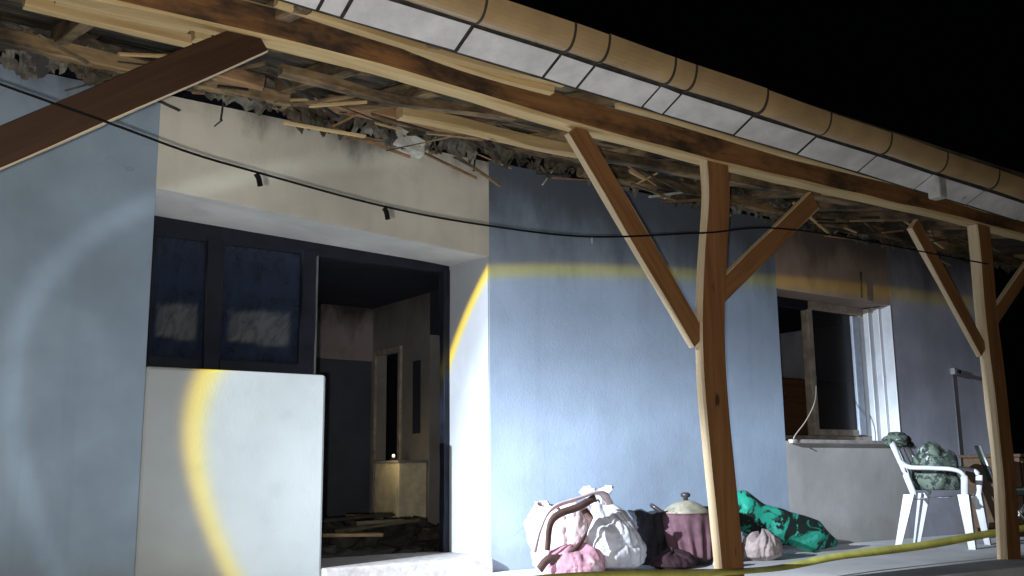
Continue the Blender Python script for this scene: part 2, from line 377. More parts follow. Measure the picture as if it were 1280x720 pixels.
# right window
win = box('window_frame', (WXL, 5.86, .885), (WXR, 5.93, .95), M_sash, house, bev=.006)
tag(win, 'window with dusty frame, left side open and dark, right side glazed')
box('frame_rail', (WXL, 5.86, 2.12), (7.72, 5.93, 2.213), M_dkframe, win, bev=.006)
box('frame_rail', (7.72, 5.86, 2.13), (WXR, 5.93, 2.213), M_sash, win, bev=.006)
box('frame_post', (7.69, 5.85, .95), (7.76, 5.935, 2.13), M_sash, win, bev=.008)
box('frame_post', (8.50, 5.86, .95), (8.655, 5.93, 2.13), M_pvc, win, bev=.008)
box('frame_post', (WXL, 5.862, .95), (7.02, 5.93, 2.12), M_dkframe, win, bev=.006)
box('window_sash', (8.36, 5.84, .96), (8.47, 5.90, 2.12), plain('blue_grey_sash', (.42, .48, .58), .4), win, bev=.01)
box('window_sash', (7.76, 5.85, .95), (8.36, 5.89, 1.01), M_sash, win, bev=.008)
box('window_pane', (7.76, 5.868, 1.01), (8.36, 5.874, 2.13), M_glass, win)
box('reveal', (WXR-.014, WY-.004, .90), (WXR-.001, 5.86, 2.213), M_pvc, house, bev=.003)
box('reveal_strip', (WXR-.06, 5.70, .90), (WXR-.014, 5.76, 2.2), M_pvc, house, bev=.006)
box('reveal_strip', (WXR-.085, 5.80, .90), (WXR-.014, 5.86, 2.2), M_pvc, house, bev=.006)
box('window_sill', (7.0, WY-.035, .865), (WXR+.02, 5.86, .90), M_sill, house, bev=.006)
tag(tube('loose_wire', [aty(1000, 555, 5.55), aty(992, 548, 5.55), aty(1008, 525, 5.58), aty(1019, 500, 5.62), aty(1020, 470, 5.8)], .005, M_sash, None, 6),
    'thin pale wire drooping over the sill of the open window', 'wire')
# conduit and box on the right wall
box('wall_conduit', (9.63, WY-.012, .25), (9.642, WY, 1.58), plain('grey_conduit', (.09, .085, .09), .6), house, bev=.003)
jb = box('junction_box', (9.60, WY-.05, 1.58), (9.69, WY, 1.65), plain('grey_box', (.30, .30, .31), .5), house, bev=.01)
box('junction_lamp', (9.64, WY-.08, 1.59), (9.68, WY-.05, 1.63), M_cable, jb, bev=.01)

# ------------------------------------------------------------------ timber porch
porch = empty('timber_porch', (4.3, 3.9, 0), 'open timber porch with stained posts, braces and burnt roof along the facade', 'porch')
MS = [M_pale, M_stain]
def wavy(a, f, ph): return lambda t: (a*.4*math.sin(f*t*6.28+ph*2), a*math.sin(f*t*6.28+ph))
M_beam = wood('smoke_darkened_stained_beam', (.31, .15, .058), (.195, .09, .035), (.03, .014, .008), .55, var=.05, char=.22)
M_dkstain = wood('old_dark_stained_pine', (.060, .027, .011), (.038, .017, .008), (.02, .01, .006), .6, var=.1)
def beam_bow(t):
    x = -1+t*12.5
    return (0, .012*math.sin(x*1.1)+.035*math.exp(-((x-1.9)/1.0)**2))
timber('beam', (-1, 3.915, 2.53), (11.5, 3.915, 2.53), .12, .155, [M_pine, M_beam], porch, bow=beam_bow, n=110, front=True, rough=.008)
def post(path, wx, wy, seed):
    P = catmull(path, 6); bm = bmesh.new(); rings = []
    c = .010
    prof = [(-wx/2+c, -wy/2), (wx/2-c, -wy/2), (wx/2, -wy/2+c), (wx/2, wy/2-c), (wx/2-c, wy/2), (-wx/2+c, wy/2), (-wx/2, wy/2-c), (-wx/2, -wy/2+c)]
    for i, p in enumerate(P):
        ring = []
        for k, (a, b) in enumerate(prof):
            j = noise.noise_vector(Vector((p.z*2.3+seed, k*3.1, seed)))*.006
            ring.append(bm.verts.new((p.z, p.y+b+j.y-3.9, -(p.x+a+j.x)+P[0].x)))
        rings.append(ring)
    for A, B in zip(rings, rings[1:]):
        for k in range(8):
            f = bm.faces.new((A[k], A[(k+1) % 8], B[(k+1) % 8], B[k]))
            if k in (0, 1): f.material_index = 1
    bm.faces.new(rings[0]); bm.faces.new(rings[-1]); bmesh.ops.recalc_face_normals(bm, faces=bm.faces)
    M = Matrix(((0, 0, -1, P[0].x), (0, 1, 0, 3.9), (1, 0, 0, 0), (0, 0, 0, 1)))
    return from_bm('post', bm, MS, porch, M)
def XP(px, py): return aty(px, py, 3.86).x
def ppath(pts, z0=0.0, z1=2.46):
    out = [(aty(x, y, 3.86).x, 3.9, aty(x, y, 3.86).z) for x, y in pts]
    a, b = out[0], out[-1]
    return [(a[0], 3.9, z0)]+out+[(b[0], 3.9, z1)]
post(ppath([(918, 705), (912, 640), (903, 550), (896, 470), (894, 400), (897, 320), (901, 250)]), .20, .058, 3.)
post(ppath([(1267, 690), (1262, 600), (1252, 500), (1240, 400), (1234, 330)]), .19, .085, 9.)
post([(.42, 3.9, 0), (.42, 3.9, 1.2), (.42, 3.9, 2.46)], .09, .085, 14.)
def brace(a, b, wz, wy=.04, bowz=0.0, y=3.905, top=False):
    A = aty(*a, y-.03); B = aty(*b, y-.03); A.y = B.y = y
    d = (B-A).normalized(); A -= d*.03; B += d*.03
    # local -y must face the yard
    timber('brace', A, B, wy, wz, [M_pale, M_dkstain] if top else MS, porch, front=2 if top else 1, bow=(lambda t: (0, bowz*math.sin(math.pi*t))), rough=.006)
brace((-20, 192), (318, 47), .145, .045, top=True)
brace((725, 165), (874, 420), .135)
brace((897, 372), (1018, 252), .125)
brace((1148, 283), (1230, 435), .125)
brace((1240, 405), (1300, 318), .11)
# eaves: gutter sections, fascia sheets
def ez(x): return 2.595-.018*(x-1.9)
cuts = [-1.2, .1, 1.0, 1.62, 1.73, 2.30, 2.80, 3.01, 3.45, 3.60, 4.15, 4.70, 5.29, 5.90, 6.53, 7.2, 8.0, 8.7, 9.6, 10.5, 11.5]
for i, (a, b) in enumerate(zip(cuts, cuts[1:])):
    bm = bmesh.new(); rows = []
    R, th = .072, .004; dz = random.uniform(-.004, .004); n = 14
    xs = [a+.003+(b-a-.006)*k/4 for k in range(5)]
    for x in xs:
        cz = ez(x)+.062+dz+.003*math.sin(x*5); ring = []
        for rr in (R, R-th):
            for k in range(n+1):
                t = math.pi*(k/n) if rr == R else math.pi*(1-k/n)
                ring.append(bm.verts.new((x, 3.395-rr*math.cos(t), cz+.06-rr*1.55*math.sin(t))))
        rows.append(ring)
    m = len(rows[0])
    for p, q in zip(rows, rows[1:]):
        for k in range(m): bm.faces.new((p[k], p[(k+1) % m], q[(k+1) % m], q[k]))
    bm.faces.new(rows[0]); bm.faces.new(list(reversed(rows[-1])))
    bmesh.ops.recalc_face_normals(bm, faces=bm.faces)
    g = from_bm('gutter_section', bm, M_gutter, porch)
    # strap at the joint
    bm = bmesh.new(); rows = []
    for x in (b-.006, b+.006):
        cz = ez(x)+.122; rows.append([bm.verts.new((x, 3.395-(rr)*math.cos(t), cz-rr*1.55*math.sin(t))) for rr, t in [(.077, math.pi*k/12) for k in range(13)]+[(.069, math.pi*(1-k/12)) for k in range(13)]])
    m = len(rows[0])
    for k in range(m): bm.faces.new((rows[0][k], rows[0][(k+1) % m], rows[1][(k+1) % m], rows[1][k]))
    bm.faces.new(rows[0]); bm.faces.new(list(reversed(rows[1]))); bmesh.ops.recalc_face_normals(bm, faces=bm.faces)
    from_bm('gutter_strap', bm, M_bracket, g)
    # fascia sheet, raked inwards
    dzz = random.uniform(-.004, .004); x0, x1 = a+.009, b-.009
    bm = bmesh.new()
    vs = []
    for (yy, zz) in ((3.438, 0.003), (3.575, -.062), (3.577, -.060), (3.440, .005)):
        vs.append([bm.verts.new((x0, yy, ez(x0)+zz+dzz)), bm.verts.new((x1, yy, ez(x1)+zz-dzz))])
    for k in range(4): bm.faces.new((vs[k][0], vs[k][1], vs[(k+1) % 4][1], vs[(k+1) % 4][0]))
    bm.faces.new([v[0] for v in vs]); bm.faces.new([v[1] for v in reversed(vs)])
    bmesh.ops.recalc_face_normals(bm, faces=bm.faces)
    from_bm('fascia_sheet', bm, M_fascia, porch)
timber('fascia_shade_sheet', (-1.2, 3.516, ez(-1.2)-.012), (11.5, 3.516, ez(11.5)-.012), .19, .02, M_scrap, porch, side=Vector((0, .9, -.43)), rough=.001)  # added dark sheet: darkens the sheet joints, stands in for the gutter's shadow gap
bm = bmesh.new(); box_bm(bm, (5.955, 3.43, ez(6)-.135), (6.045, 3.52, ez(6)+.0), .012)
tag(from_bm('gutter_outlet', bm, plain('white_outlet', (.42, .42, .39), .5), porch), 'white square gutter outlet below the eave')
# long warped battens behind the fascia
timber('batten', aty(345, 2, 3.68), aty(705, 108, 3.68), .05, .035, M_pine, porch, bow=lambda t: (0, -.03*math.sin(3.1*t)+.02*t), rough=.006)
timber('batten', aty(420, 15, 3.72), aty(690, 112, 3.72), .04, .05, M_pine, porch, bow=lambda t: (0, -.035*math.sin(3.1*t)))
timber('batten', (3.4, 3.70, 2.545), (8.5, 3.70, 2.53), .05, .04, M_pine, porch, bow=wavy(.012, 2.2, 1))
# roof: rafters, boards, covering
def rz(y): return 2.60+(y-3.9)*.2
x = -.9; k = 0
while x < 11.4:
    xj = x+random.uniform(-.06, .06)
    timber('rafter', (xj, 3.62, rz(3.62)+.05), (xj+random.uniform(-.03, .03), 5.95, rz(5.95)+.05+random.uniform(-.01, .02)), .07, .10, M_rafter, porch, side=Vector((1, 0, 0)), rough=.006)
    x += .62; k += 1
for r in range(15):
    y = 3.56+r*.165
    xa = -1.2
    while xa < 11.5:
        L = random.choice((2.4, 3.1, 3.9)); xb = min(11.5, xa+L)
        timber('roof_board', (xa+.008, y, rz(y)+.113+random.uniform(0, .006)), (xb-.008, y, rz(y)+.113+random.uniform(0, .006)), .155, .022, random.choice((M_board, M_board, M_rafter)), porch, side=Vector((0, 1, .2)), n=6, ends=.004)
        xa = xb
bm = bmesh.new(); vs = [bm.verts.new(c) for c in [(-1.3, 3.44, 2.70), (11.6, 3.44, 2.70), (11.6, 6.4, 3.26), (-1.3, 6.4, 3.26), (-1.3, 3.44, 2.74), (11.6, 3.44, 2.74), (11.6, 6.4, 3.30), (-1.3, 6.4, 3.30)]]
for f in ((0, 1, 2, 3), (7, 6, 5, 4), (0, 4, 5, 1), (1, 5, 6, 2), (2, 6, 7, 3), (3, 7, 4, 0)): bm.faces.new([vs[i] for i in f])
bmesh.ops.recalc_face_normals(bm, faces=bm.faces)
from_bm('roof_covering', bm, M_board, porch)
timber('wall_plate', (-1, 5.45, 2.875), (2.28, 5.45, 2.875), .12, .09, M_rafter, porch, rough=.01)
timber('wall_plate', aty(408, 128, 5.36), aty(612, 167, 5.36), .11, .085, M_orange, porch, rough=.012, bow=wavy(.012, 1, 0))
timber('wall_plate', aty(612, 172, 5.38), aty(735, 203, 5.38), .10, .085, M_orange, porch, rough=.012)
timber('wall_plate', (4.62, 5.45, 2.86), (10.9, 5.45, 2.86), .12, .09, M_rafter, porch, rough=.012)
timber('purlin', aty(500, 143, 4.75), aty(735, 190, 4.75), .08, .07, M_pine, porch, rough=.008, bow=wavy(.015, .8, 1))
timber('purlin', aty(735, 192, 4.75), aty(1120, 262, 4.75), .08, .06, M_rafter, porch, rough=.008)
timber('purlin', aty(30, 2, 4.55), aty(238, 52, 4.55), .06, .055, M_pine, porch, rough=.006)
timber('purlin', aty(70, -4, 4.30), aty(236, 33, 4.30), .06, .05, M_pine, porch, rough=.006)
timber('purlin', aty(250, 5, 4.4), aty(252, 52, 4.4), .07, .08, M_pine, porch, rough=.006)
timber('purlin', aty(268, 88, 5.0), aty(330, 104, 5.0), .06, .075, M_orange, porch, rough=.01, ends=.02)
timber('purlin', aty(350, 92, 4.45), aty(640, 150, 4.45), .06, .05, M_rafter, porch, rough=.01, bow=wavy(.02, 1, 2))
# charred scraps hanging from the roof edge
def scrap(p, s, mat, stretch=(1, 1, 1)):
    bm = bmesh.new(); bmesh.ops.create_icosphere(bm, subdivisions=2, radius=1)
    sd = random.random()*50
    for v in bm.verts:
        q = v.co.copy(); f = 1+.75*noise.noise(q*1.6+Vector((sd, 0, 0)))+.35*noise.noise(q*4+Vector((0, sd, 0)))
        v.co = Vector((q.x*stretch[0], q.y*stretch[1], q.z*stretch[2]))*f*s
    return from_bm('charred_scrap', bm, mat, porch, Matrix.Translation(p) @ Matrix.Rotation(random.uniform(-.6, .6), 4, 'Y'))
for i in range(26):
    xx = random.uniform(1.0, 9.8); yy = random.uniform(5.36, 5.56); zz = random.uniform(2.76, 2.90)
    scrap(Vector((xx, yy, zz)), random.uniform(.02, .045), random.choice((M_scrap, M_rafter, M_scrap, M_foam)), (random.uniform(.8, 2.6), .6, random.uniform(.3, .8)))
M_felt = plain('torn_grey_felt', (.17, .155, .125), .95, .6, 8, bmp=.6, speck=((.05, .045, .04), .52))
M_felt2 = plain('torn_brown_felt', (.105, .085, .06), .95, .6, 8, bmp=.6, speck=((.30, .27, .21), .60))
def felt(x0, x1, zb, mat, yy):
    n = max(8, int((x1-x0)/.012)); m = 9; bm = bmesh.new(); g = []; sd = random.random()*90
    for i in range(n+1):
        x = x0+(x1-x0)*i/n; drop = .07*noise.noise(Vector((x*5, sd, 0)))+.055*noise.noise(Vector((x*17, sd, 3)))+.04*noise.noise(Vector((x*46, sd, 7)))
        e = min(1, 6*i/n, 6*(1-i/n)); bot = zb+drop+.05*(1-e); top = 2.99
        g.append([bm.verts.new((x+.012*noise.noise(Vector((x*9, j, sd))), yy+.05*noise.noise(Vector((x*4, j*.5, sd)))+.02*noise.noise(Vector((x*19, j*1.3, sd)))-.03*math.sin(j/m*3), top+(bot-top)*j/m)) for j in range(m+1)])
    for i in range(n):
        for j in range(m):
            if j > 3 and noise.noise(Vector((i*.23, j*.7, sd))) > .33: continue
            bm.faces.new((g[i][j], g[i][j+1], g[i+1][j+1], g[i+1][j]))
    bmesh.ops.delete(bm, geom=[v for v in bm.verts if not v.link_faces], context='VERTS')
    bmesh.ops.solidify(bm, geom=bm.faces[:], thickness=.006)
    return from_bm('torn_felt', bm, mat, porch)
xf = .5; k = 0
while xf < 10.3:
    w = random.uniform(.45, 1.1); felt(xf-.05, xf+w, 2.77+random.uniform(-.03, .025), (M_felt, M_felt2)[k % 2], 5.50-.03*(k % 3)); xf += w; k += 1
for i in range(85):
    xx = random.uniform(.8, 10.0); yy = random.uniform(5.0, 5.5); zz = random.uniform(2.70, 2.90) if yy > 5.2 else random.uniform(2.74, 2.84)
    a = random.gauss(0, .35); tl_ = random.gauss(0, .22); L_ = random.uniform(.06, .32)
    d = Vector((math.cos(a), math.sin(a)*.6, math.sin(tl_)))*L_
    w = random.uniform(.008, .03)
    timber('broken_lath', Vector((xx, yy, zz))-d, Vector((xx, yy, zz))+d, w, w*.6, random.choice((M_pine, M_orange, M_rafter, M_rafter, M_board, M_scrap)), porch, rough=.004, n=4, ends=.01)
bm = bmesh.new(); box_bm(bm, (-.12, -.05, -.055), (.12, .05, .055), .012)
for v in bm.verts: v.co += noise.noise_vector(v.co*9)*.03
tag(from_bm('foam_piece', bm, M_foam, None, Matrix.Translation(aty(510, 178, 5.48)) @ Matrix.Rotation(.2, 4, 'Y')), 'dirty white foam piece wedged at the top of the cream lintel', 'foam')
def lath(a, b, y, w=.012, mat=None):
    timber('broken_lath', aty(*a, y), aty(*b, y), w, w*.8, mat or M_foam, porch, rough=.002, n=3)
lath((696, 206), (678, 231), 5.45); lath((672, 212), (690, 222), 5.47, .01, M_scrap); lath((812, 246), (862, 239), 5.4, .02)
lath((595, 190), (592, 214), 5.5, .012, M_scrap); lath((280, 122), (276, 150), 5.5, .012, M_scrap); lath((278, 150), (268, 158), 5.53, .01, M_scrap); lath((1076, 340), (1077, 372), 5.57, .014, M_scrap)

# ------------------------------------------------------------------ cable across the porch
CY = 3.80
cab = tube('overhead_cable', [aty(-60, 82, CY), aty(0, 105, CY), aty(140, 155, CY), aty(235, 190, CY), aty(320, 215, CY), aty(480, 258, CY), aty(610, 282, CY), aty(740, 296, CY), aty(880, 291, CY-.01), aty(1000, 288, CY), aty(1235, 330, CY)], .0052, M_cable, None, 8)
tag(cab, 'black cable sagging across the porch in front of the cream lintel', 'cable')
for (px, py) in ((320, 217), (480, 260)):
    p = aty(px, py, CY)
    tube('cable_clip', [p, p+Vector((.012, 0, -.018)), p+Vector((.02, 0, -.05))], .011, M_cable, cab, 6)
p = aty(740, 297, CY)
tube('cable_clip', [p, p+Vector((0, 0, -.03))], .004, M_foam, cab, 6)
# barrier tape
tp_pts = [aty(560, 738, 3.78), aty(700, 724, 3.78), aty(800, 719, 3.78), aty(880, 716, 3.80), aty(925, 714, 3.81), aty(980, 709, 3.90), aty(1045, 696, 3.98), aty(1100, 689, 4.0), aty(1160, 681, 4.0), aty(1215, 671, 3.98), aty(1255, 664, 3.97), aty(1330, 652, 3.98)]
tag(ribbon('barrier_tape', tp_pts, .055, M_tape, None, twist=lambda t: -.75+.35*math.sin(9*t+1)), 'yellow-green barrier tape stretched low between the porch posts', 'tape')

# ------------------------------------------------------------------ bags and household things on the porch
M_white_sack = plain('white_woven_sack', (.66, .67, .74), .75, .14, 10, bmp=.25)
M_pink = plain('pink_cloth', (.62, .33, .42), .85, .35, 6, bmp=.3, speck=((.74, .6, .62), .55))
M_pinkpale = plain('pale_pink_cloth', (.66, .53, .54), .85, .25, 7, bmp=.3)
M_brown = plain('brown_strap_cloth', (.13, .075, .065), .8, .4, 9)
M_blackcl = plain('black_cloth', (.03, .03, .04), .8, .5, 7, bmp=.3)
M_mauve = plain('mauve_towel', (.30, .165, .205), .9, .3, 9, bmp=.3)
M_lid = plain('beige_enamel_lid', (.36, .33, .25), .45, .5, 8, spec=.4, speck=((.08, .07, .06), .58))
M_pot = plain('dark_enamel_pot', (.05, .04, .045), .35, .4, 6, spec=.5)
m, nt, b = new_mat('green_black_blanket'); o = objc(nt)
n1 = nz(nt, o, 6.5, 4, .6, .8); c = mix(nt, mapr(nt, n1, .50, .58), (.008, .016, .014), (.02, .36, .25)); c = mix(nt, mapr(nt, nz(nt, o, 11, 4), .58, .66), c, (.06, .50, .38))
nt.links.new(c, b.inputs['Base Color']); b.inputs['Roughness'].default_value = .7; bump(nt, b, nz(nt, o, 18, 4), .4, .01); M_blanket = m
m, nt, b = new_mat('green_grey_patterned_cloth'); o = objc(nt)
n1 = nz(nt, o, 14, 4, .6, .8); c = mix(nt, mapr(nt, n1, .45, .55), (.015, .022, .02), (.10, .13, .10)); c = mix(nt, mapr(nt, nz(nt, o, 22, 3), .62, .68), c, (.30, .33, .32))
nt.links.new(c, b.inputs['Base Color']); b.inputs['Roughness'].default_value = .85; bump(nt, b, nz(nt, o, 25, 4), .4, .01); M_pattern = m

def sack(name, loc, prof, mat, folds=9, amp=.05, sq=(1, 1), seed=1., parent=None, lean=(0, 0), fold_from=.45, crumple=1.0):
    H = prof[-1][1]
    P = []
    for (a, b) in zip(prof, prof[1:]):
        for k in range(9): P.append((a[0]+(b[0]-a[0])*k/9, a[1]+(b[1]-a[1])*k/9))
    P.append(prof[-1])
    S = Vector((seed*3.7, seed, 0))
    def fn(co, a, z):
        t = z/H; u = Vector((math.cos(a), math.sin(a), 0))
        f = 1+amp*max(0, (t-fold_from))/(1-fold_from)*4*abs(math.sin(folds*.5*a+seed+2*noise.noise(Vector((math.cos(a)*2, math.sin(a)*2, seed)))))-.02
        f += crumple*(.16*noise.noise(u*1.1+Vector((0, 0, z*3))+S)+.09*noise.noise(u*2.4+Vector((0, 0, z*9))+S))
        r1 = 1-abs(noise.noise(u*3.2+Vector((0, 0, z*6))+S*1.3))*2.2; r2 = 1-abs(noise.noise(u*6.5+Vector((0, 0, z*17))-S))*2.2
        f -= crumple*(.11*max(0, r1)**3+.05*max(0, r2)**3)
        edge = min(1, t*8)
        f = 1+(f-1)*(.35+.65*edge)
        return Vector((co.x*sq[0]*f+lean[0]*t*t, co.y*sq[1]*f+lean[1]*t*t, z+crumple*(.05*noise.noise(u*1.6+S) if t > .05 else 0)*t))
    bm = lathe_bm(P, 110, fn); bmesh.ops.recalc_face_normals(bm, faces=bm.faces)
    return from_bm(name, bm, mat, parent, Matrix.Translation(loc), True)
def floor_at(px, Y, z=0.0): p = aty(px, 600, Y); return Vector((p.x, Y, z))
# big white sack
L1 = floor_at(757, 5.12)
s1 = sack('stuffed_sack', L1, [(.16, 0), (.235, .05), (.25, .16), (.225, .27), (.15, .37), (.06, .435), (.035, .455), (.07, .49), (.10, .53), (.055, .535)], M_white_sack, 9, .05, (1.05, .95), 3.1, lean=(-.08, 0))
tag(s1, 'bulging white tied sack beside the pink bag on the porch', 'sack')
bm = lathe_bm([(.046, .445), (.052, .455), (.046, .467)], 16); from_bm('tie_cord', bm, M_blackcl, s1, Matrix.Translation(L1+Vector((-.06, 0, 0))))
# pink tote with loops
L2 = floor_at(704, 5.22)
s2 = sack('cloth_bag', L2, [(.15, 0), (.20, .06), (.205, .2), (.19, .33), (.14, .42), (.13, .44), (.10, .40), (.05, .36)], M_pinkpale, 7, .08, (1.1, .85), 7.7, fold_from=.2)
tag(s2, 'open pale pink cloth bag with brown straps, leftmost thing on the porch', 'bag')
def hp(px, py, y=4.93): return aty(px, py, y)
ribbon('strap', [hp(668, 690), hp(676, 660), hp(690, 636), hp(720, 624), hp(750, 616), hp(762, 630, 4.98)], .05, M_pinkpale, s2, twist=lambda t: .6+.8*t, th=.012)
ribbon('strap', [hp(684, 688, 4.9), hp(688, 655, 4.9), hp(700, 642, 4.9), hp(722, 634, 4.9), hp(744, 622, 4.92)], .045, M_brown, s2, twist=lambda t: .3-.5*t, th=.01)
ribbon('strap', [hp(688, 702, 4.88), hp(712, 693, 4.87), hp(730, 672, 4.87), hp(737, 650, 4.89), hp(730, 637, 4.92)], .05, M_brown, s2, twist=lambda t: .3+.6*t, th=.01)
ribbon('strap', [hp(674, 712, 4.88), hp(684, 700, 4.87), hp(698, 698, 4.87)], .05, M_brown, s2, twist=lambda t: .2, th=.012)
s3 = sack('pink_bundle', floor_at(716, 4.93), [(.13, 0), (.19, .04), (.20, .10), (.15, .16), (.07, .19), (.02, .20)], M_pink, 7, .04, (1.15, .8), 12.)
tag(s3, 'low bright pink cloth bundle in front of the white sack', 'bundle')
# black bag, dark bin
s4 = sack('black_bag', floor_at(812, 5.3), [(.10, 0), (.14, .05), (.15, .16), (.13, .26), (.10, .31), (.12, .36), (.04, .34)], M_blackcl, 5, .12, (1.0, .8), 21., fold_from=.3)
tag(s4, 'slumped black bag between the white sack and the lidded pot', 'bag')
# lidded pot with mauve towel
L5 = floor_at(856, 5.15)
pot = empty('lidded_pot', L5, 'dark pot with beige domed lid and mauve towel hung over it', 'pot')
T5 = Matrix.Translation(L5)
from_bm('pot_body', lathe_bm([(.14, 0), (.165, .015), (.172, .10), (.175, .33), (.185, .335), (.185, .345), (.17, .345)], 40), M_pot, pot, T5, True)
from_bm('lid', lathe_bm([(.178, .347), (.18, .356), (.15, .375), (.10, .41), (.05, .432), (.025, .437)], 40), M_lid, pot, T5, True)
from_bm('lid_knob', lathe_bm([(.018, .435), (.016, .455), (.034, .465), (.036, .48), (.02, .492)], 20), M_pot, pot, T5, True)
for sgn in (-1, 1):
    d = Vector((.82, -.57, 0))*sgn; u = Vector((.57, .82, 0))
    tube('pot_handle', [L5+d*.17+u*.06+Vector((0, 0, .35)), L5+d*.235+u*.045+Vector((0, 0, .40)), L5+d*.24-u*.045+Vector((0, 0, .40)), L5+d*.17-u*.06+Vector((0, 0, .35))], .014, M_pot, pot, 8)
bm = bmesh.new(); rows = []
NA, NZ = 40, 14
for j in range(NZ+1):
    z = .352-.30*j/NZ; row = []
    for i in range(NA+1):
        a = math.radians(160+i*160/NA); wv = .5+.5*math.sin(i*.85+.6*math.sin(j*.3)); nar = 1-.42*(j/NZ)
        aa = math.radians(240)+(a-math.radians(240))*nar
        r = .19+.03*wv*(.25+j/NZ)+.006*noise.noise(Vector((i*.3, j*.4, 2)))
        row.append(bm.verts.new((r*math.cos(aa), r*math.sin(aa), z+.02*noise.noise(Vector((i*.15, 3, 1)))*(j/NZ))))
    rows.append(row)
for j in range(NZ):
    for i in range(NA): bm.faces.new((rows[j][i], rows[j+1][i], rows[j+1][i+1], rows[j][i+1]))
bmesh.ops.solidify(bm, geom=bm.faces[:], thickness=.006)
from_bm('towel', bm, M_mauve, pot, T5, True)
s6 = sack('dark_bin', floor_at(884, 5.30), [(.11, 0), (.13, .02), (.15, .36), (.16, .365), (.16, .38), (.14, .38)], M_blackcl, 5, .0, (1, 1), 5., crumple=.15)
tag(s6, 'dark round bin half hidden behind the bowed porch post', 'bin')
s7 = sack('pale_bundle', floor_at(948, 5.0), [(.08, 0), (.14, .03), (.15, .09), (.12, .15), (.06, .185), (.02, .19)], plain('dusty_pink_grey_cloth', (.42, .35, .34), .85, .3, 7, bmp=.3), 6, .05, (1.2, .9), 31.)
tag(s7, 'small dusty grey-pink bundle right of the bowed post', 'bundle')
# green blanket leaning
A = Vector((5.78, 5.36, .42)); B = Vector((6.95, 5.16, .06)); Mx, Ln = frame_of(A, B, Vector((0, 1, .25)))
bm = bmesh.new(); rings = []
for i in range(31):
    t = i/30; ring = []
    for k in range(24):
        a = 2*math.pi*k/24; f = 1+.22*noise.noise(Vector((t*5, math.cos(a)*1.5, math.sin(a)*1.5)))+.10*math.sin(5*a+t*8)
        e = min(1, .35+3*t, .30+4*(1-t)); 
        ring.append(bm.verts.new((Ln*t, .075*math.cos(a)*f*e, (.155-.05*t)*math.sin(a)*f*e-.02*math.sin(t*3.14))))
    rings.append(ring)
for p, q in zip(rings, rings[1:]):
    for k in range(24): bm.faces.new((p[k], p[(k+1) % 24], q[(k+1) % 24], q[k]))
bm.faces.new(rings[0]); bm.faces.new(rings[-1]); bmesh.ops.recalc_face_normals(bm, faces=bm.faces)
tag(from_bm('rolled_blanket', bm, M_blanket, None, Mx, True), 'bright green and black blanket roll slanting to the floor below the window', 'blanket')

# ------------------------------------------------------------------ white plastic armchair
def chair(loc, rz):
    root = empty('plastic_chair', loc, 'white plastic garden armchair below the right window', 'chair')
    root.rotation_euler = (0, 0, rz)
    T = Matrix.Translation(loc) @ Matrix.Rotation(rz, 4, 'Z')
    # local: faces -y, back at +y
    bm = bmesh.new(); rows = []
    for j in range(9):
        y = -.22+.44*j/8; row = []
        for i in range(9):
            x = -.22+.44*i/8; row.append(bm.verts.new((x*(1-.10*(j/8)), y, .415-.012*math.cos(x*7)*1.2-.025*(j/8)+(.02*(1-((x/.22)**2)) if j == 0 else 0)*-1)))
        rows.append(row)
    for j in range(8):
        for i in range(8): bm.faces.new((rows[j][i], rows[j][i+1], rows[j+1][i+1], rows[j+1][i]))
    bmesh.ops.solidify(bm, geom=bm.faces[:], thickness=.03)
    from_bm('seat', bm, M_plast, root, T, True)
    # backrest: rim and slats
    def bk(x, z): return Vector((x, .19+.16*((z-.40)/.48)+.05*(x/.26)**2*-1, z))
    bm = bmesh.new()
    tube_bm(bm, catmull([bk(-.235, .42), bk(-.25, .62), bk(-.225, .80), bk(-.12, .875), bk(0, .89), bk(.12, .875), bk(.225, .80), bk(.25, .62), bk(.235, .42)], 8), .028, 8, .7)
    tube_bm(bm, catmull([bk(-.235, .47), bk(0, .465), bk(.235, .47)], 8), .022, 8, .7)
    for xx in (-.15, -.05, .05, .15):
        tube_bm(bm, catmull([bk(xx, .46), bk(xx*1.02, .66), bk(xx*.95, .88 if abs(xx) < .1 else .855)], 6), .028, 8, .3)
    bmesh.ops.recalc_face_normals(bm, faces=bm.faces)
    from_bm('backrest', bm, M_plast, root, T, True)
    for s in (-1, 1):
        bm = bmesh.new(); P = catmull([bk(s*.245, .70), Vector((s*.285, .16, .655)), Vector((s*.30, -.02, .645)), Vector((s*.295, -.19, .63)), Vector((s*.285, -.255, .585)), Vector((s*.265, -.25, .48)), Vector((s*.25, -.24, .40))], 8)
        tube_bm(bm, P, lambda t: .034-.006*t, 10, .6); bmesh.ops.recalc_face_normals(bm, faces=bm.faces)
        from_bm('armrest', bm, M_plast, root, T, True)
        for (y0, y1) in ((-.235, -.275), (.19, .30)):
            bm = bmesh.new()
            for (ox, oy) in ((0, 0),):
                top = Vector((s*.235, y0, .43)); bot = Vector((s*.285, y1, 0))
                r0, r1 = .042, .026
                pr = [(-1, -1), (1, -1), (1, -.4), (-.35, -.4), (-.35, 1), (-1, 1)]
                rg = []
                for (c, rr) in ((top, r0), (top.lerp(bot, .5), (r0+r1)/2), (bot, r1)):
                    sy = -1 if y0 < 0 else 1
                    rg.append([bm.verts.new(c+Vector((-s*p*rr, -sy*q*rr, 0))) for p, q in pr])
                for a, b2 in zip(rg, rg[1:]):
                    for k in range(6): bm.faces.new((a[k], a[(k+1) % 6], b2[(k+1) % 6], b2[k]))
                bm.faces.new(rg[0]); bm.faces.new(rg[-1])
            bmesh.ops.recalc_face_normals(bm, faces=bm.faces)
            from_bm('leg', bm, M_plast, root, T)
    return root, T
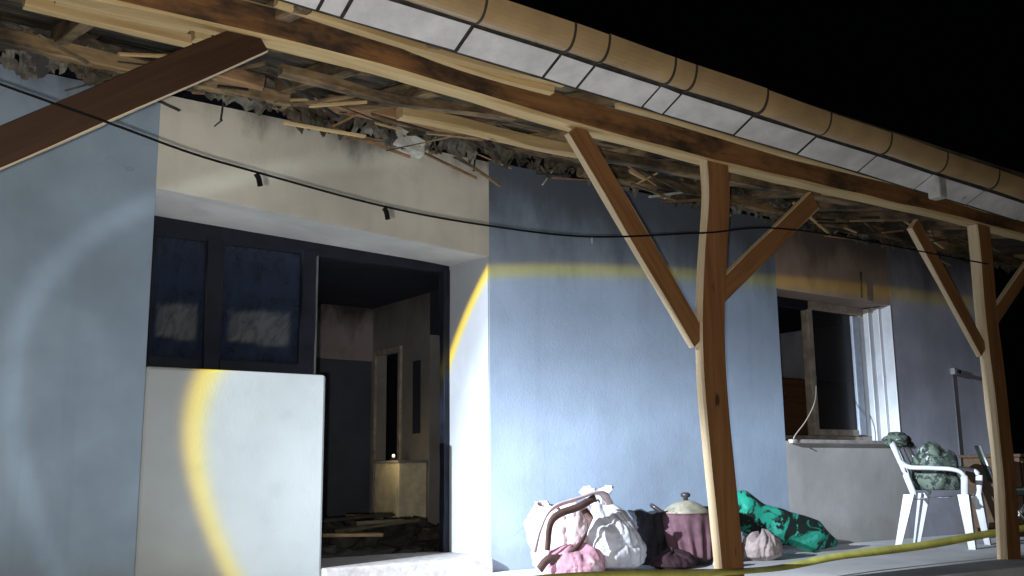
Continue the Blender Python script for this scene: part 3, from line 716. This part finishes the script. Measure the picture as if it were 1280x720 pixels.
CH = Vector((8.02, 4.86, 0)); CR = math.radians(18)
chair(CH, CR)
TC = Matrix.Translation(CH) @ Matrix.Rotation(CR, 4, 'Z')
def pile(name, c, rad, mat, label, cat, seed, up=.0):
    bm = bmesh.new(); bmesh.ops.create_icosphere(bm, subdivisions=5, radius=1)
    for v in bm.verts:
        q = v.co.copy(); f = 1+.28*noise.noise(q*1.3+Vector((seed, 0, 0)))-.13*(1-abs(math.sin(q.z*4.2+1.2*noise.noise(q*1.1+Vector((0, seed, 0))))))**2+.03*noise.noise(q*3.5)
        v.co = Vector((q.x*rad[0]*f, q.y*rad[1]*f, max(-rad[2]*.55, q.z*rad[2]*f)))
    return tag(from_bm(name, bm, mat, None, TC @ Matrix.Translation(c), True), label, cat)
pile('cloth_heap', Vector((0, .03, .60)), (.20, .20, .25), M_pattern, 'dark green patterned cloth heaped on the plastic chair seat', 'cloth', 4.)
pile('draped_cloth', Vector((.05, .33, .875)), (.25, .11, .085), M_pattern, 'dark green patterned cloth draped over the chair back', 'cloth', 9.)
# dark folding stool and brown board at the wall's end
M_steel = plain('dull_steel_tube', (.42, .42, .42), .4, .3, 8, metal=.6)
M_dkgreen = plain('dark_green_canvas', (.05, .07, .055), .85, .4, 8, bmp=.3)
FS = Vector((9.05, 4.75, 0))
fs = empty('folding_chair', FS, 'dark green folding camp chair with thin metal legs behind the post', 'chair')
TF = Matrix.Translation(FS) @ Matrix.Rotation(.5, 4, 'Z')
def tl(*pts): return [TF @ Vector(p) for p in pts]
for s in (-1, 1):
    tube('leg', tl((s*.22, -.2, 0), (s*.22, .16, .46)), .012, M_steel, fs); tube('leg', tl((s*.2, .2, 0), (s*.2, -.2, .46)), .012, M_steel, fs)
    tube('back_rail', tl((s*.22, .14, .42), (s*.22, .26, .84)), .012, M_steel, fs)
def sag(name, f, nu=10, nv=8):
    bm = bmesh.new(); g = [[bm.verts.new(TF @ f(i/nu, j/nv)) for j in range(nv+1)] for i in range(nu+1)]
    for i in range(nu):
        for j in range(nv): bm.faces.new((g[i][j], g[i+1][j], g[i+1][j+1], g[i][j+1]))
    bmesh.ops.solidify(bm, geom=bm.faces[:], thickness=.008); return from_bm(name, bm, M_dkgreen, fs, None, True)
sag('seat', lambda u, v: Vector((-.22+.44*u, -.2+.38*v, .46-.07*math.sin(math.pi*u))))
sag('backrest', lambda u, v: Vector((-.22+.44*u, .17+.09*v+.05*math.sin(math.pi*u), .52+.32*v)))
M_brownw = wood('dark_brown_board', (.10, .055, .03), (.06, .035, .02), (.02, .012, .01), .7)
cb = empty('wooden_cupboard', (9.95, 5.2, 0), 'dark brown low wooden cupboard against the far end of the wall', 'cupboard')
box('carcass', (9.6, 4.98, .06), (10.35, 5.55, .74), M_brownw, cb, bev=.01); box('cupboard_top', (9.57, 4.95, .74), (10.38, 5.58, .77), M_brownw, cb, bev=.006)
box('door', (9.63, 4.965, .10), (9.97, 4.98, .70), M_brownw, cb, bev=.004); box('door', (9.99, 4.965, .10), (10.32, 4.98, .70), M_brownw, cb, bev=.004)
for x0 in (9.62, 10.27): 
    for y0 in (5.0, 5.47): box('foot', (x0, y0, 0), (x0+.06, y0+.06, .06), M_brownw, cb)

# ------------------------------------------------------------------ inside the doorway
kc = empty('inner_cabinet', (4.75, 8.4, .06), 'pale beige cabinet standing inside the dark doorway', 'cabinet')
M_cab = plain('beige_cabinet', (.74, .66, .46), .6, .25, 7)
box('carcass', (4.62, 8.15, .06), (4.92, 8.60, .74), M_cab, kc, bev=.008); box('cabinet_top', (4.60, 8.13, .74), (4.925, 8.62, .765), M_intpale, kc, bev=.004)
box('door', (4.608, 8.17, .10), (4.62, 8.58, .70), M_cab, kc, bev=.004)
lp = empty('small_lantern', (4.70, 8.3, .765), 'tiny lit lantern on the cabinet inside the doorway', 'lantern')
TL = Matrix.Translation((4.66, 8.32, .765))
from_bm('lantern_base', lathe_bm([(.03, 0), (.035, .004), (.03, .02), (.012, .03)], 16), M_pot, lp, TL, True)
m, nt, b = new_mat('lit_bulb'); b.inputs['Emission Color'].default_value = (1, .82, .5, 1); b.inputs['Emission Strength'].default_value = 2.5; b.inputs['Base Color'].default_value = (.9, .8, .6, 1)
from_bm('bulb', lathe_bm([(.006, .03), (.012, .036), (.014, .045), (.011, .053), (.004, .058)], 16), m, lp, TL, True)
pl = bpy.data.lights.new('lantern_light', 'POINT'); plo = bpy.data.objects.new('lantern_light', pl); COL.objects.link(plo); plo.location = (4.42, 8.12, .80); pl.energy = 1.5; pl.color = (1, .78, .45); pl.shadow_soft_size = .03
# charred rubble on the inner floor: lumps and burnt planks
bm = bmesh.new()
for i in range(150):
    r = bmesh.ops.create_icosphere(bm, subdivisions=1, radius=random.uniform(.04, .14)); px = random.uniform(2.7, 4.85); py = random.uniform(6.3, 8.1)
    sc = Vector((random.uniform(.7, 1.9), random.uniform(.6, 1.5), random.uniform(.25, .7)))
    for v in r['verts']:
        v.co = Vector((v.co.x*sc.x, v.co.y*sc.y, v.co.z*sc.z))*(1+.4*noise.noise(v.co*14+Vector((i, 0, 0))))+Vector((px, py, .07+.22*math.exp(-((py-7.3)/.6)**2)*random.random()))
tag(from_bm('burnt_rubble', bm, M_scrap, None), 'dark charred rubble covering the floor inside the doorway', 'rubble', kind='stuff')
for i in range(9):
    a = random.uniform(-.5, .5); c = Vector((random.uniform(3.0, 4.3), random.uniform(6.5, 7.5), .22+.1*random.random())); d = Vector((math.cos(a), math.sin(a), random.uniform(-.1, .1)))*random.uniform(.2, .5)
    o = timber('burnt_plank', c-d, c+d, .08, .025, random.choice((M_board, M_rafter)), None, rough=.01, ends=.02)
    tag(o, 'charred plank lying in the rubble inside the doorway', 'plank', 'burnt planks in the doorway rubble')

wd = empty('wardrobe', (8.3, 7.3, .06), 'brown wooden wardrobe dimly seen through the right window', 'wardrobe')
M_ward = wood('brown_wardrobe_wood', (.26, .13, .06), (.17, .08, .04), (.05, .03, .02), .6)
box('carcass', (7.9, 7.0, .06), (9.9, 7.5, 1.62), M_ward, wd, bev=.01)
for x0 in (7.93, 8.6, 9.27): box('door', (x0, 6.98, .12), (x0+.6, 7.0, 1.56), M_ward, wd, bev=.006)

# extra slumped cloths in the pile
s8 = sack('maroon_cloth', floor_at(838, 4.98), [(.10, 0), (.15, .02), (.15, .05), (.11, .085), (.06, .10), (.01, .105)], plain('maroon_cloth', (.045, .022, .03), .9, .4, 8, bmp=.3), 6, .05, (1.2, .8), 44.)
tag(s8, 'dark, almost black maroon cloth slumped in front of the lidded pot', 'cloth')
s9 = sack('white_rag', floor_at(900, 4.80), [(.05, 0), (.08, .015), (.075, .05), (.05, .09), (.02, .11)], plain('off_white_rag', (.60, .58, .56), .9, .3, 9, bmp=.3), 6, .06, (1.2, .9), 52.)
tag(s9, 'small off-white rag on the floor at the bowed post', 'rag')
